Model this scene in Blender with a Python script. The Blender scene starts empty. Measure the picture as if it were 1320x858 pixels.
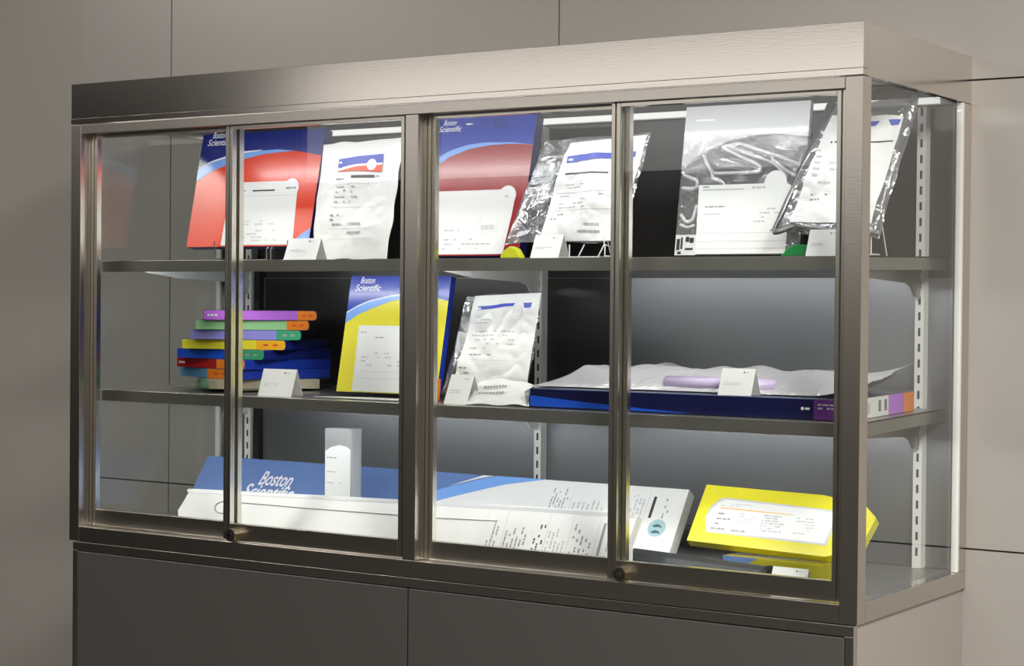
import bpy, math, random
from mathutils import Vector, Matrix, noise
C = bpy.context.scene.collection
PI = math.pi
D = 0.5266          # depth of the display case = room's back wall
W = 1.9             # width of the display case
FLOOR_Z = -1.05

# ------------------------------------------------------------------ materials
def new_mat(name):
    m = bpy.data.materials.new(name); m.use_nodes = True
    nt = m.node_tree
    for n in list(nt.nodes): nt.nodes.remove(n)
    out = nt.nodes.new('ShaderNodeOutputMaterial')
    return m, nt, out

def pbr(name, col, rough=.5, metal=0., coat=0., bump=0., bscale=200., spec=.5, mottled=0., aniso=0., stretch=None, coat_rough=.08):
    m, nt, out = new_mat(name)
    b = nt.nodes.new('ShaderNodeBsdfPrincipled')
    b.inputs['Base Color'].default_value = (*col, 1)
    b.inputs['Roughness'].default_value = rough
    b.inputs['Metallic'].default_value = metal
    b.inputs['Coat Weight'].default_value = coat
    b.inputs['Coat Roughness'].default_value = coat_rough
    b.inputs['Specular IOR Level'].default_value = spec
    nt.links.new(b.outputs[0], out.inputs[0])
    if bump or mottled:
        tc = nt.nodes.new('ShaderNodeTexCoord')
        mp = nt.nodes.new('ShaderNodeMapping')
        if stretch: mp.inputs['Scale'].default_value = stretch
        nt.links.new(tc.outputs['Object'], mp.inputs[0])
        nz = nt.nodes.new('ShaderNodeTexNoise'); nz.inputs['Scale'].default_value = bscale; nz.inputs['Detail'].default_value = 3
        nt.links.new(mp.outputs[0], nz.inputs['Vector'])
        if bump:
            bp = nt.nodes.new('ShaderNodeBump'); bp.inputs['Strength'].default_value = bump; bp.inputs['Distance'].default_value = .002
            nt.links.new(nz.outputs[0], bp.inputs['Height']); nt.links.new(bp.outputs[0], b.inputs['Normal'])
        if mottled:
            r = nt.nodes.new('ShaderNodeMapRange')
            r.inputs['To Min'].default_value = max(0, rough - mottled); r.inputs['To Max'].default_value = rough + mottled
            nt.links.new(nz.outputs[0], r.inputs['Value']); nt.links.new(r.outputs[0], b.inputs['Roughness'])
    return m

def glass_mat(name, tint=(.97, .985, .98), ior=1.5, rough=0.):
    m, nt, out = new_mat(name)
    t = nt.nodes.new('ShaderNodeBsdfTransparent'); t.inputs[0].default_value = (*tint, 1)
    g = nt.nodes.new('ShaderNodeBsdfGlossy'); g.inputs['Roughness'].default_value = rough
    lw = nt.nodes.new('ShaderNodeLayerWeight'); lw.inputs[0].default_value = .5     # facing = 1 - |cos|
    pw = nt.nodes.new('ShaderNodeMath'); pw.operation = 'POWER'; pw.inputs[1].default_value = 5
    f = nt.nodes.new('ShaderNodeMath'); f.operation = 'MULTIPLY_ADD'; f.inputs[1].default_value = .96; f.inputs[2].default_value = .04
    nt.links.new(lw.outputs['Facing'], pw.inputs[0]); nt.links.new(pw.outputs[0], f.inputs[0])
    mx = nt.nodes.new('ShaderNodeMixShader')
    nt.links.new(f.outputs[0], mx.inputs[0]); nt.links.new(t.outputs[0], mx.inputs[1]); nt.links.new(g.outputs[0], mx.inputs[2])
    nt.links.new(mx.outputs[0], out.inputs[0])
    return m

def film_mat(name, haze=.2, gloss=.18, tint=(.9, .9, .92), hazecol=(.8, .8, .82), bscale=22., strength=1.):
    """Crinkled clear plastic film: mostly see-through, a milky haze, sharp glints."""
    m, nt, out = new_mat(name)
    tc = nt.nodes.new('ShaderNodeTexCoord')
    nz = nt.nodes.new('ShaderNodeTexNoise'); nz.inputs['Scale'].default_value = bscale; nz.inputs['Detail'].default_value = 4; nz.inputs['Distortion'].default_value = 1.2
    nt.links.new(tc.outputs['Object'], nz.inputs['Vector'])
    bp = nt.nodes.new('ShaderNodeBump'); bp.inputs['Strength'].default_value = strength; bp.inputs['Distance'].default_value = .012
    nt.links.new(nz.outputs[0], bp.inputs['Height'])
    t = nt.nodes.new('ShaderNodeBsdfTransparent'); t.inputs[0].default_value = (*tint, 1)
    d = nt.nodes.new('ShaderNodeBsdfDiffuse'); d.inputs[0].default_value = (*hazecol, 1)
    g = nt.nodes.new('ShaderNodeBsdfGlossy'); g.inputs['Roughness'].default_value = .12
    nt.links.new(bp.outputs[0], g.inputs['Normal']); nt.links.new(bp.outputs[0], d.inputs['Normal'])
    m1 = nt.nodes.new('ShaderNodeMixShader'); m1.inputs[0].default_value = haze
    nt.links.new(t.outputs[0], m1.inputs[1]); nt.links.new(d.outputs[0], m1.inputs[2])
    m2 = nt.nodes.new('ShaderNodeMixShader'); m2.inputs[0].default_value = gloss
    nt.links.new(m1.outputs[0], m2.inputs[1]); nt.links.new(g.outputs[0], m2.inputs[2])
    nt.links.new(m2.outputs[0], out.inputs[0])
    return m

def emit_mat(name, col, s):
    m, nt, out = new_mat(name)
    e = nt.nodes.new('ShaderNodeEmission'); e.inputs[0].default_value = (*col, 1); e.inputs[1].default_value = s
    nt.links.new(e.outputs[0], out.inputs[0]); return m

M = {}
M['steel'] = pbr('brushed_steel', (.67, .63, .575), .25, 1., bump=.03, bscale=60, stretch=(.6, 8, 8))
M['steel_h'] = pbr('brushed_steel_header', (.68, .64, .59), .165, 1., bump=.02, bscale=60, stretch=(.6, 8, 8))
M['steel_dark'] = pbr('satin_steel_rail', (.42, .40, .35), .30, 1.)
M['alu'] = pbr('door_aluminium', (.70, .67, .60), .24, 1.)
M['alu_bright'] = pbr('bright_aluminium_edge', (.82, .80, .75), .3, 1.)
M['shade_strip'] = pbr('black_shade_strip', (.008, .008, .007), .5)  # near-black for the painted shadow beside the left upright
M['base_door'] = pbr('grey_door_laminate', (.19, .18, .17), .38, .65, bump=.02, bscale=300)
M['base_side'] = pbr('grey_side_laminate', (.46, .43, .40), .42, .3)
M['wall'] = pbr('wall_panel', (.42, .40, .375), .36, .12, bump=.02, bscale=3)
M['wall_left'] = pbr('wall_plain_panel', (.40, .38, .345), .38, .12)
M['joint'] = pbr('panel_joint', (.03, .027, .024), .8)
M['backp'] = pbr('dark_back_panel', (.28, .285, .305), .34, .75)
M['shade_sheet'] = pbr('shade_sheet', (.028, .027, .026), .30, .2)  # black that paints shade on the back of the case
M['shelf'] = pbr('shelf_steel', (.40, .39, .35), .34, .9)
M['white_metal'] = pbr('white_powdercoat', (.78, .78, .76), .4)
M['slot'] = pbr('slot_black', (.02, .02, .02), .7)
M['glass'] = glass_mat('clear_glass')
M['acrylic_hazy'] = film_mat('hazy_acrylic', .30, .10, (.9, .91, .91), (.8, .81, .82), 3., .05)
M['acrylic'] = glass_mat('clear_acrylic', (.9, .92, .92), 1.5)
M['black'] = pbr('black_plastic', (.012, .012, .014), .35)
M['rod'] = pbr('dark_grey_plastic', (.05, .053, .056), .38)
M['chrome'] = pbr('chrome', (.75, .73, .70), .12, 1.)
M['brass'] = pbr('warm_lock_metal', (.60, .50, .36), .22, 1.)
M['room'] = pbr('room_wall_grey', (.12, .11, .10), .8)
M['room_dark'] = pbr('room_wall_dark', (.012, .011, .01), .7)
M['floor'] = pbr('dark_floor', (.045, .042, .038), .5)
M['ceil'] = pbr('ceiling_grey', (.28, .27, .26), .8)
M['led'] = emit_mat('led_diffuser', (1, .98, .94), 6.)
M['tube_glow'] = emit_mat('tube_glow', (1, .99, .96), .95)
M['window'] = emit_mat('bright_window', (1, .955, .91), 1.55)
M['panel_light'] = emit_mat('ceiling_panel_light', (1, .93, .84), 6.)
def carton(name, col, rough=.26): return pbr(name, col, rough, 0, coat=.2, coat_rough=.14)
M['orange'] = carton('printed_orange', (.76, .045, .008))
M['red'] = carton('printed_dark_red', (.32, .006, .010))
M['yellow'] = carton('printed_yellow', (.78, .70, .035))
M['navy'] = carton('printed_navy', (.010, .022, .20))
M['darknavy'] = carton('printed_dark_navy', (.004, .006, .055))
M['blue'] = carton('printed_blue', (.012, .045, .42))
M['royal'] = carton('printed_royal_blue', (.01, .09, .62))
M['sky'] = carton('printed_light_blue', (.20, .40, .86))
M['paleblue'] = carton('printed_pale_blue', (.13, .22, .48))
M['steelblue'] = carton('printed_steel_blue', (.10, .28, .50))
M['violet'] = carton('printed_violet', (.50, .16, .72))
M['purple'] = carton('printed_purple', (.18, .04, .30))
M['lavender'] = carton('printed_lavender', (.28, .27, .70))
M['mint'] = carton('printed_mint', (.32, .62, .30))
M['green'] = carton('printed_green', (.05, .36, .17))
M['deepgreen'] = pbr('green_plastic', (.01, .22, .05), .3)
M['tab_orange'] = carton('printed_tab_orange', (.88, .25, .02))
M['amber'] = carton('printed_amber', (.86, .45, .02))
M['crimson'] = carton('printed_crimson', (.42, .008, .012))
M['beige'] = carton('printed_beige', (.42, .38, .28))
M['lime'] = pbr('lime_plastic', (.58, .60, .02), .3)
M['shaded'] = carton('printed_yellow_shaded', (.42, .38, .02))  # the yellow print with the shade under the tilted carton put into its colour
M['whitecard'] = pbr('white_card', (.80, .80, .79), .45)
M['label'] = pbr('white_label', (.84, .84, .83), .3, coat=.4)
M['paper'] = pbr('white_paper', (.80, .80, .79), .45, bump=.35, bscale=30)
M['tyvek'] = pbr('white_pouch_sheet', (.80, .795, .78), .32, bump=.5, bscale=26)
M['ink'] = pbr('black_ink', (.02, .02, .022), .5)
M['grey_ink'] = pbr('grey_ink', (.30, .30, .31), .5)
M['pale_ink'] = pbr('pale_grey_ink', (.52, .52, .53), .5)
M['blue_ink'] = pbr('blue_ink', (.03, .06, .45), .4)
M['red_ink'] = pbr('red_ink', (.75, .07, .02), .4)
M['sky_ink'] = pbr('light_blue_ink', (.25, .42, .82), .4)
M['teal_ink'] = pbr('teal_ink', (.36, .56, .60), .4); M['dark_teal'] = pbr('dark_teal_ink', (.03, .10, .14), .4)
M['gold_ink'] = pbr('gold_ink', (.85, .50, .10), .4)
M['white_ink'] = pbr('white_ink', (.85, .85, .88), .4)
M['greycard'] = pbr('pale_grey_card', (.60, .60, .62), .35, coat=.4)
M['film'] = film_mat('clear_film', .22, .2)
M['film_grey'] = film_mat('grey_film', .16, .26, (.62, .63, .65), (.42, .43, .46), 16.)
M['film_smoky'] = film_mat('smoky_film', .42, .22, (.7, .71, .73), (.30, .31, .33), 14.)
M['dark_fold'] = pbr('dark_grey_fold', (.07, .075, .085), .2, coat=.6, bump=.5, bscale=20, stretch=(4, 1, .4))
M['film_thin'] = film_mat('thin_clear_film', .14, .12, (.96, .96, .97), (.8, .8, .8), 26., .6)
M['film_lilac'] = film_mat('lilac_film', .70, .28, (.9, .88, .93), (.90, .89, .92), 14.)
M['reflection_lilac'] = pbr('reflection_lilac', (.66, .56, .80), .35)  # colour of the painted purple reflection in the long pouch
M['foil'] = pbr('silver_foil', (.62, .63, .64), .22, 1., bump=1., bscale=30)
M['tubing'] = pbr('white_tubing', (.72, .72, .72), .3, coat=.3)
M['wire'] = pbr('wire_metal', (.6, .6, .6), .25, 1.)

# ------------------------------------------------------------------ mesh builder
class MB:
    def __init__(s): s.v = []; s.f = []; s.m = []; s.mats = []
    def mi(s, mat):
        if mat not in s.mats: s.mats.append(mat)
        return s.mats.index(mat)
    def add(s, vs, fs, mat):
        o = len(s.v); k = s.mi(mat); s.v += [tuple(p) for p in vs]
        for f in fs: s.f.append([i + o for i in f]); s.m.append(k)
    def box(s, x0, x1, y0, y1, z0, z1, mat, skip=()):
        vs = [(x, y, z) for z in (z0, z1) for y in (y0, y1) for x in (x0, x1)]
        fs = dict(b=(0, 2, 3, 1), t=(4, 5, 7, 6), f=(0, 1, 5, 4), k=(2, 6, 7, 3), l=(0, 4, 6, 2), r=(1, 3, 7, 5))
        s.add(vs, [f for k, f in fs.items() if k not in skip], mat); return s
    def flat(s, pts, off, mat, th=.0002):
        """thin printed shape on the front (local -y) face; pts in (u, v)"""
        a = sum(pts[i][0]*pts[(i+1) % len(pts)][1] - pts[(i+1) % len(pts)][0]*pts[i][1] for i in range(len(pts)))
        if a < 0: pts = pts[::-1]
        s.add([(u, -off, v) for u, v in pts], [list(range(len(pts)))], mat); return s
    def rect(s, u0, u1, v0, v1, off, mat):
        n = max(1, math.ceil(abs(u1-u0)/.008)); k = max(1, math.ceil(abs(v1-v0)/.008))
        vs = [(u0+(u1-u0)*i/n, -off, v0+(v1-v0)*j/k) for j in range(k+1) for i in range(n+1)]
        s.add(vs, [(j*(n+1)+i, j*(n+1)+i+1, (j+1)*(n+1)+i+1, (j+1)*(n+1)+i) for j in range(k) for i in range(n)], mat); return s
    def disc(s, u, v, r, off, mat, n=28): return s.flat([(u + r*math.cos(2*PI*i/n), v + r*math.sin(2*PI*i/n)) for i in range(n)], off, mat)
    def strip(s, top, bot, off, mat):
        """ribbon between two left-to-right polylines"""
        n = max(len(top), len(bot), 5)
        def res(p):
            L = [0]
            for i in range(1, len(p)): L.append(L[-1] + math.dist(p[i], p[i-1]))
            o = []
            for k in range(n * 5):
                t = L[-1]*k/(n*5 - 1); i = 0
                while i < len(p) - 2 and L[i+1] < t: i += 1
                q = (t - L[i]) / max(1e-9, L[i+1] - L[i]); o.append((p[i][0] + (p[i+1][0]-p[i][0])*q, p[i][1] + (p[i+1][1]-p[i][1])*q))
            return o
        T, B = res(top), res(bot); k = len(T)
        s.add([(u, -off, v) for u, v in B] + [(u, -off, v) for u, v in T], [(i, i+1, k+i+1, k+i) for i in range(k-1)], mat); return s
    def prism(s, pts, axis, a, b, mat):
        """extrude polygon pts (in the two other axes) between a and b on axis"""
        def P(p, c):
            return (c, p[0], p[1]) if axis == 0 else ((p[0], c, p[1]) if axis == 1 else (p[0], p[1], c))
        n = len(pts)
        s.add([P(p, a) for p in pts] + [P(p, b) for p in pts], [list(range(n))[::-1], list(range(n, 2*n))] + [(i, (i+1) % n, n+(i+1) % n, n+i) for i in range(n)], mat); return s
    def tube(s, path, r, mat, n=8):
        path = [Vector(p) for p in path]; rings = []
        for i, p in enumerate(path):
            t = (path[min(i+1, len(path)-1)] - path[max(i-1, 0)]).normalized()
            a = t.cross(Vector((0, 0, 1)));  a = t.cross(Vector((0, 1, 0))) if a.length < .2 else a
            a.normalize(); b = t.cross(a)
            rings.append([p + (a*math.cos(2*PI*k/n) + b*math.sin(2*PI*k/n))*r for k in range(n)])
        vs = [q for rg in rings for q in rg]; fs = []
        for i in range(len(path)-1):
            for k in range(n): fs.append((i*n+k, i*n+(k+1) % n, (i+1)*n+(k+1) % n, (i+1)*n+k))
        fs.append(list(range(n))[::-1]); fs.append([(len(path)-1)*n+k for k in range(n)])
        s.add(vs, fs, mat); return s
    def cyl(s, c, axis, r, a, b, mat, n=24):
        pts = [(c[0] + r*math.cos(2*PI*i/n), c[1] + r*math.sin(2*PI*i/n)) for i in range(n)]
        return s.prism(pts, axis, a, b, mat)
    def text(s, txt, u, v, size, off, mat, width=None, shear=0., rot=0., bold=0.):
        me = text_mesh(txt, shear, bold)
        xs = [p.co.x for p in me.vertices]; x0, x1 = min(xs), max(xs)
        sx = size if width is None else width / (x1 - x0)
        vs = []
        for p in me.vertices:
            a, b = (p.co.x - x0)*sx, p.co.y*size
            vs.append((u + a*math.cos(rot) - b*math.sin(rot), -off, v + a*math.sin(rot) + b*math.cos(rot)))
        s.add(vs, [tuple(f.vertices) for f in me.polygons], mat); return s
    def build(s, name, parent=None, bevel=0., smooth=False):
        me = bpy.data.meshes.new(name); me.from_pydata(s.v, [], s.f)
        for m in s.mats: me.materials.append(m)
        for p, k in zip(me.polygons, s.m): p.material_index = k; p.use_smooth = smooth
        me.update()
        o = bpy.data.objects.new(name, me); C.objects.link(o)
        if parent: o.parent = parent
        if bevel:
            b = o.modifiers.new('bevel', 'BEVEL'); b.width = bevel; b.segments = 2; b.limit_method = 'ANGLE'; b.angle_limit = .6
        return o

_tc = {}
def text_mesh(txt, shear, bold):
    k = (txt, shear, bold)
    if k not in _tc:
        cu = bpy.data.curves.new('t', 'FONT'); cu.body = txt; cu.shear = shear; cu.offset = bold; cu.size = 1.; cu.resolution_u = 3
        o = bpy.data.objects.new('t', cu); C.objects.link(o)
        dg = bpy.context.evaluated_depsgraph_get(); dg.update()
        me = bpy.data.meshes.new_from_object(o.evaluated_get(dg)); _tc[k] = me
        C.objects.unlink(o); bpy.data.objects.remove(o)
    return _tc[k]

def tag(o, label=None, cat=None, group=None, kind=None):
    if label: o['label'] = label
    if cat: o['category'] = cat
    if group: o['group'] = group
    if kind: o['kind'] = kind
    return o
def thing(name, label, cat, loc=(0, 0, 0), yaw=0., lean=0., roll=0., group=None):
    o = bpy.data.objects.new(name, None); C.objects.link(o); o.empty_display_size = .05
    m = Matrix.Translation(loc) @ Matrix.Rotation(yaw, 4, 'Z') @ Matrix.Rotation(-lean, 4, 'X') @ Matrix.Rotation(-roll, 4, 'Y')
    o.matrix_world = m
    return tag(o, label, cat, group)
def struct(name, mb, **k): return tag(mb.build(name, **k), kind='structure')

# ------------------------------------------------------------------ the room
rx0, rx1, ry0, rz1 = -6.2, 6.0, -6.5, 2.2
# back wall: separate facing panels with thin dark joints
def panel_wall(mb, x0, x1, z0, z1):
    g = .0018
    mb.box(x0+(g if x0 > -.5 else 0), x1-g, D, D+.01, z0+g, z1-g, M['wall'])
w = MB()
w.box(rx0, rx1, D+.008, D+.06, FLOOR_Z, rz1, M['joint'])
ZS, ZT = .078, .981
cols = [(-.522, -.2), (-.2, .961), (.961, 2.122), (2.122, 3.283), (3.283, 4.444), (4.444, 5.6), (5.6, rx1)]
for i, (a, b) in enumerate(cols):
    for z0, z1 in ((FLOOR_Z, ZS), (ZS, ZT), (ZT, rz1)):
        panel_wall(w, a, b, z0, z1)
w.box(rx0, -.522, D, D+.01, FLOOR_Z, rz1, M['wall_left'])
struct('wall_back', w)
struct('floor', MB().box(rx0, rx1, ry0, D, FLOOR_Z-.05, FLOOR_Z, M['floor']))
struct('ceiling', MB().box(rx0, rx1, ry0, D, rz1, rz1+.05, M['ceil']))
struct('wall_left', MB().box(rx0-.05, rx0, ry0, D, FLOOR_Z, rz1, M['room_dark']))
struct('wall_right', MB().box(rx1, rx1+.05, ry0, D, FLOOR_Z, rz1, M['room']))
# opposite wall with a long clerestory window
wx0, wx1, wz0, wz1 = -4.8, 2.6, 1.30, 2.12
f = MB()
f.box(rx0, wx0, ry0-.06, ry0, FLOOR_Z, rz1, M['room_dark']); f.box(wx1, rx1, ry0-.06, ry0, FLOOR_Z, rz1, M['room_dark'])
f.box(wx0, wx1, ry0-.06, ry0, FLOOR_Z, wz0, M['room']); f.box(wx0, wx1, ry0-.06, ry0, wz1, rz1, M['room_dark'])
struct('wall_front', f)
wf = MB(); wf.box(wx0, wx1, ry0-.06, ry0-.04, wz0, wz1, M['window'])
win = struct('window_1', wf)
fr = MB()
for x in (wx0, wx1): fr.box(x-.025, x+.025, ry0-.04, ry0+.02, wz0, wz1, M['room'])
for z in (wz0, wz1): fr.box(wx0, wx1, ry0-.04, ry0+.02, z-.02, z+.02, M['room'])
fr.build('window_frame', win)

def area(name, loc, size, sy, power, rot, col=(1, .95, .88)):
    l = bpy.data.lights.new(name, 'AREA'); l.shape = 'RECTANGLE'; l.size = size; l.size_y = sy; l.energy = power; l.color = col
    o = bpy.data.objects.new(name, l); C.objects.link(o); o.location = loc; o.rotation_euler = rot; return o
WALL_L = ((3.8, -1.8, 1.2, .6, 225), (.9, -2.3, 1.2, .6, 14), (-2.0, -1.9, 1.2, .6, 74), (4.6, -3.4, 1.2, 1.2, 60))
for i, (x, y, sx, sy, p) in enumerate(WALL_L):
    t = MB(); t.box(x-sx/2-.03, x+sx/2+.03, y-sy/2-.03, y+sy/2+.03, rz1-.03, rz1, M['white_metal'])
    o = t.build('ceiling_light')
    tag(o, ['rectangular ceiling light nearest the right of the case', 'rectangular ceiling light over the middle of the case', 'rectangular ceiling light left of the case', 'square ceiling light by the right wall'][i], 'ceiling light', 'ceiling lights')
    area('ceiling_lamp', (x, y, rz1-.035), sx, sy, p, (0, 0, 0), (1, .945, .88))

# ------------------------------------------------------------------ display case
case = thing('display_case', 'wall-mounted stainless steel and glass display case with sliding doors', 'display case')
H0, H1 = .935, 1.026
h = MB()
h.box(0, W, 0, .018, H0+.013, H1, M['steel_h']); h.box(0, W, -.0012, .018, H0+.001, H0+.0125, M['steel_h'])
h.box(W-.012, W, .018, D, H0, H1, M['steel_h']); h.box(0, .012, .018, D, H0, H1, M['steel_h'])
h.box(.012, W-.012, .018, D, H1-.012, H1, M['steel_h'])
h.box(.012, W-.012, .018, D-.012, .972, .975, M['shelf'])
h.build('header', case, bevel=.0004)
fm = MB(); FD = .05
fm.box(0, .03, 0, FD, .001, H0-.001, M['steel']); fm.build('left_post', case, bevel=.0008)
fm = MB(); fm.box(1.867, W, 0, .035, .001, H0-.001, M['steel']); fm.build('right_post', case, bevel=.0008)
fm = MB(); fm.box(.936, .967, 0, FD, .0345, .9135, M['steel']); fm.build('mullion', case, bevel=.0008)
fm = MB(); fm.box(.0305, 1.8665, 0, FD, .914, H0-.001, M['steel']); fm.build('top_rail', case, bevel=.0008)
fm = MB(); fm.box(.0305, 1.8665, 0, FD, .001, .034, M['steel']); fm.build('bottom_rail', case, bevel=.0008)
# rear posts and side sills
for sx, nm in ((0, 'left'), (W-.03, 'right')):
    xa = sx if sx == 0 else W-.012
    b = MB(); b.box(xa, xa+.012, .4885, D-.001, .0365, H0-.001, M['steel']); b.build('rear_post', case, bevel=.0008)
    b = MB()
    b.box(xa-.0004, xa+.0124, .481, .4882, .037, H0-.001, M['white_metal']); b.build('post_trim', case)
    b = MB(); y0 = FD+.0005 if sx == 0 else .0355
    b.box(sx, sx+.03, y0, D-.001, .001, .036, M['steel']); b.build('side_rail', case, bevel=.0008)
    b = MB(); gx = sx+.004 if sx == 0 else W-.010
    b.box(gx, gx+.006, .036 if sx else FD+.001, .4808, .0365, H0-.004 if sx else .934, M['glass']); g = b.build('side_glass', case)
    tag(g, '%s end glass panel' % nm)
# floor and dark back panel of the case
b = MB(); b.box(.0305, 1.8695, FD+.0005, D-.006, .004, .035, M['shelf']); b.build('case_floor', case)
b = MB(); b.box(.0305, 1.8695, D-.005, D-.001, ZS+.0015, .60, M['backp']); b.box(.0305, 1.8695, D-.005, D-.001, .036, ZS-.0015, M['backp']); b.build('back_sheet', case)
b = MB(); b.box(.0305, 1.8695, D-.005, D-.001, .6005, .9715, M['shade_sheet']); tag(b.build('back_sheet', case), 'black sheet as painted shade behind the upper shelf')  # black sheet added to paint the shade of the top bay
b = MB(); b.box(.125, 1.125, D-.0058, D-.0051, .335, .5995, M['shade_sheet']); tag(b.build('back_sheet', case), 'black sheet as painted shade behind the left half of the lower shelf')  # second black sheet, painting the shade of the middle bay

def door(x0, x1, y0, y1, name, lock=False):
    z0, z1, sw = .036, .9135, .019
    d = MB().box(x0+sw, x1-sw, (y0+y1)/2-.002, (y0+y1)/2+.002, z0+.036, z1-.008, M['glass']).build('sliding_door', case)
    tag(d, name)
    for a in (x0, x1-sw):
        s = MB()
        s.box(a, a+sw*.42, y0, y1, z0+.0002, z1, M['alu']); s.box(a+sw*.42, a+sw*.58, y0+.003, y1, z0+.0002, z1, M['steel_dark']); s.box(a+sw*.58, a+sw, y0, y1, z0+.0002, z1, M['alu'])
        s.build('stile', d, bevel=.0006)
    s = MB(); s.box(x0+sw, x1-sw, y0, y1, z0, z0+.0355, M['steel_dark']); s.build('bottom_rail', d, bevel=.0006)
    s = MB(); s.box(x0+sw, x1-sw, y0, y1, z1-.0075, z1, M['alu']); s.build('top_rail', d, bevel=.0006)
    if lock:
        s = MB(); s.cyl((x0+.036, .049), 1, .0138, y0-.018, y0, M['brass']); s.cyl((x0+.036, .049), 1, .0108, y0-.0186, y0-.018, M['black']); s.cyl((x0+.036, .049), 1, .0052, y0-.0200, y0-.0186, M['chrome'])
        s.build('lock', d, bevel=.001)
    return d
door(.031, .475, .031, .045, 'rear-track glass door at the far left')
door(.452, .935, .012, .026, 'front-track glass door with a lock, left half', True)
door(.968, 1.428, .031, .045, 'rear-track glass door right of the mullion')
door(1.400, 1.866, .012, .026, 'front-track glass door with a lock, right half', True)

# slotted shelf standards, light rail on the wall
for i, x in enumerate((.089, .933, 1.811)):
    s = MB()
    if i == 0: s.box(.1015, .1195, .505, D-.0055, .0355, .62, M['shade_strip'])  # black strip painting the upright's shadow on the wall beside it
    s.box(x-.009, x+.009, .4985, D-.005, .0355, .931, M['white_metal'])
    z = .06
    while z < .92:
        s.box(x-.0024, x+.0024, .4981, .4986, z, z+.016, M['slot']); z += .0305
    tag(s.build('shelf_standard'), ['slotted white shelf upright at the left end of the case', 'slotted white shelf upright in the middle of the case', 'slotted white shelf upright at the right end of the case'][i], 'shelf upright', 'slotted shelf uprights')
t = thing('light_tube', 'long white light tube along the back wall near the top of the case', 'light')
s = MB(); s.box(.034, 1.865, .505, D-.0055, .9350, .9505, M['white_metal']); s.build('batten', t, bevel=.002)
s = MB(); s.cyl((.4985, .9428), 0, .0062, .05, 1.85, M['tube_glow'], 20); s.build('tube', t, smooth=False)
s = MB(); s.cyl((.4985, .9428), 0, .0075, .038, .05, M['white_metal'], 20); s.build('end_cap', t)
s = MB(); s.cyl((.4985, .9428), 0, .0075, 1.85, 1.862, M['white_metal'], 20); s.build('end_cap', t)

# shelves
TILT = .022
def shelf(zt, label):
    r = thing('shelf', label, 'shelf', (0, .085, zt), 0, 0, 0, 'glass case shelves')
    r.rotation_euler = (TILT, 0, 0)
    p = MB(); p.box(.0125, 1.8565, .0015, .410, -.003, 0, M['shelf'])
    p.box(.0125, 1.8565, 0, .0015, -.025, 0, M['shelf']); p.box(.0125, 1.8565, .0015, .014, -.025, -.0235, M['shelf'])
    p.box(.0125, .014, .0015, .410, -.025, -.003, M['shelf']); p.box(1.855, 1.8565, .0015, .437, -.025, 0, M['shelf'])
    p.build('shelf_panel', r, bevel=.0004)
    for x in (.089, .933, 1.811):
        q = MB(); q.prism([(.03, -.0035), (.03, -.022), (.16, -.040), (.34, -.050), (.365, -.058), (.380, -.075), (.412, -.082), (.412, -.0035)], 0, x-.0015, x+.0015, M['white_metal'] if x < 1.8 else M['shelf'])
        q.build('bracket', r)
    return r
SZ = {}
shelf(.632, 'upper steel shelf holding leaning packages, nearest the top of the case')
shelf(.338, 'lower steel shelf holding the stack of coloured cartons')
def s1(y): return .632 + TILT*(y-.085)
def s2(y): return .338 + TILT*(y-.085)
# led strips: one behind the header, one behind the lip of each shelf
LEDS = ((.9655, .060, .010, 4.8, 'led strip behind the header over the doors', (.30, 0, 0)), (.6215, .106, .006, 2.5, 'led strip under the front lip of the upper shelf', (.85, 0, 0)), (.3275, .106, .006, 3.9, 'led strip under the front lip of the lower shelf', (.95, 0, 0)))
for z, y, sy, p, lab, rot in LEDS:
    s = MB(); s.box(.06, 1.84, y-sy/2-.001, y+sy/2+.001, z+.001, z+.005, M['white_metal']); tag(s.build('led_strip'), lab, 'light strip', 'led strips in the case')
    area('led_lamp', (.95, y, z), 1.76, sy, p, rot, (.98, .985, 1))

# ------------------------------------------------------------------ base cabinet
base = thing('base_cabinet', 'floor-standing grey cabinet under the glass display case', 'cabinet', (0, 0, FLOOR_Z))
b = MB(); zb = -FLOOR_Z
b.box(.012, 1.894, .018, D-.001, .06, zb-.0008, M['base_side'])
b.box(.012, 1.894, 0, .018, zb-.0195, zb-.0008, M['steel']); b.box(.012, .026, 0, .018, .06, zb-.0195, M['steel']); b.box(1.8785, 1.894, 0, .018, .06, zb-.0195, M['steel'])
b.box(.05, 1.86, .05, D-.02, 0, .06, M['black'])
b.build('carcass', base, bevel=.0008)
b = MB(); b.box(.0275, .949, .0, .0178, .07, zb-.022, M['base_door']); tag(b.build('cupboard_door', base, bevel=.001), 'left cupboard door')
b = MB(); b.box(.9525, 1.877, .0, .0178, .07, zb-.022, M['base_door']); tag(b.build('cupboard_door', base, bevel=.001), 'right cupboard door')

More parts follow.
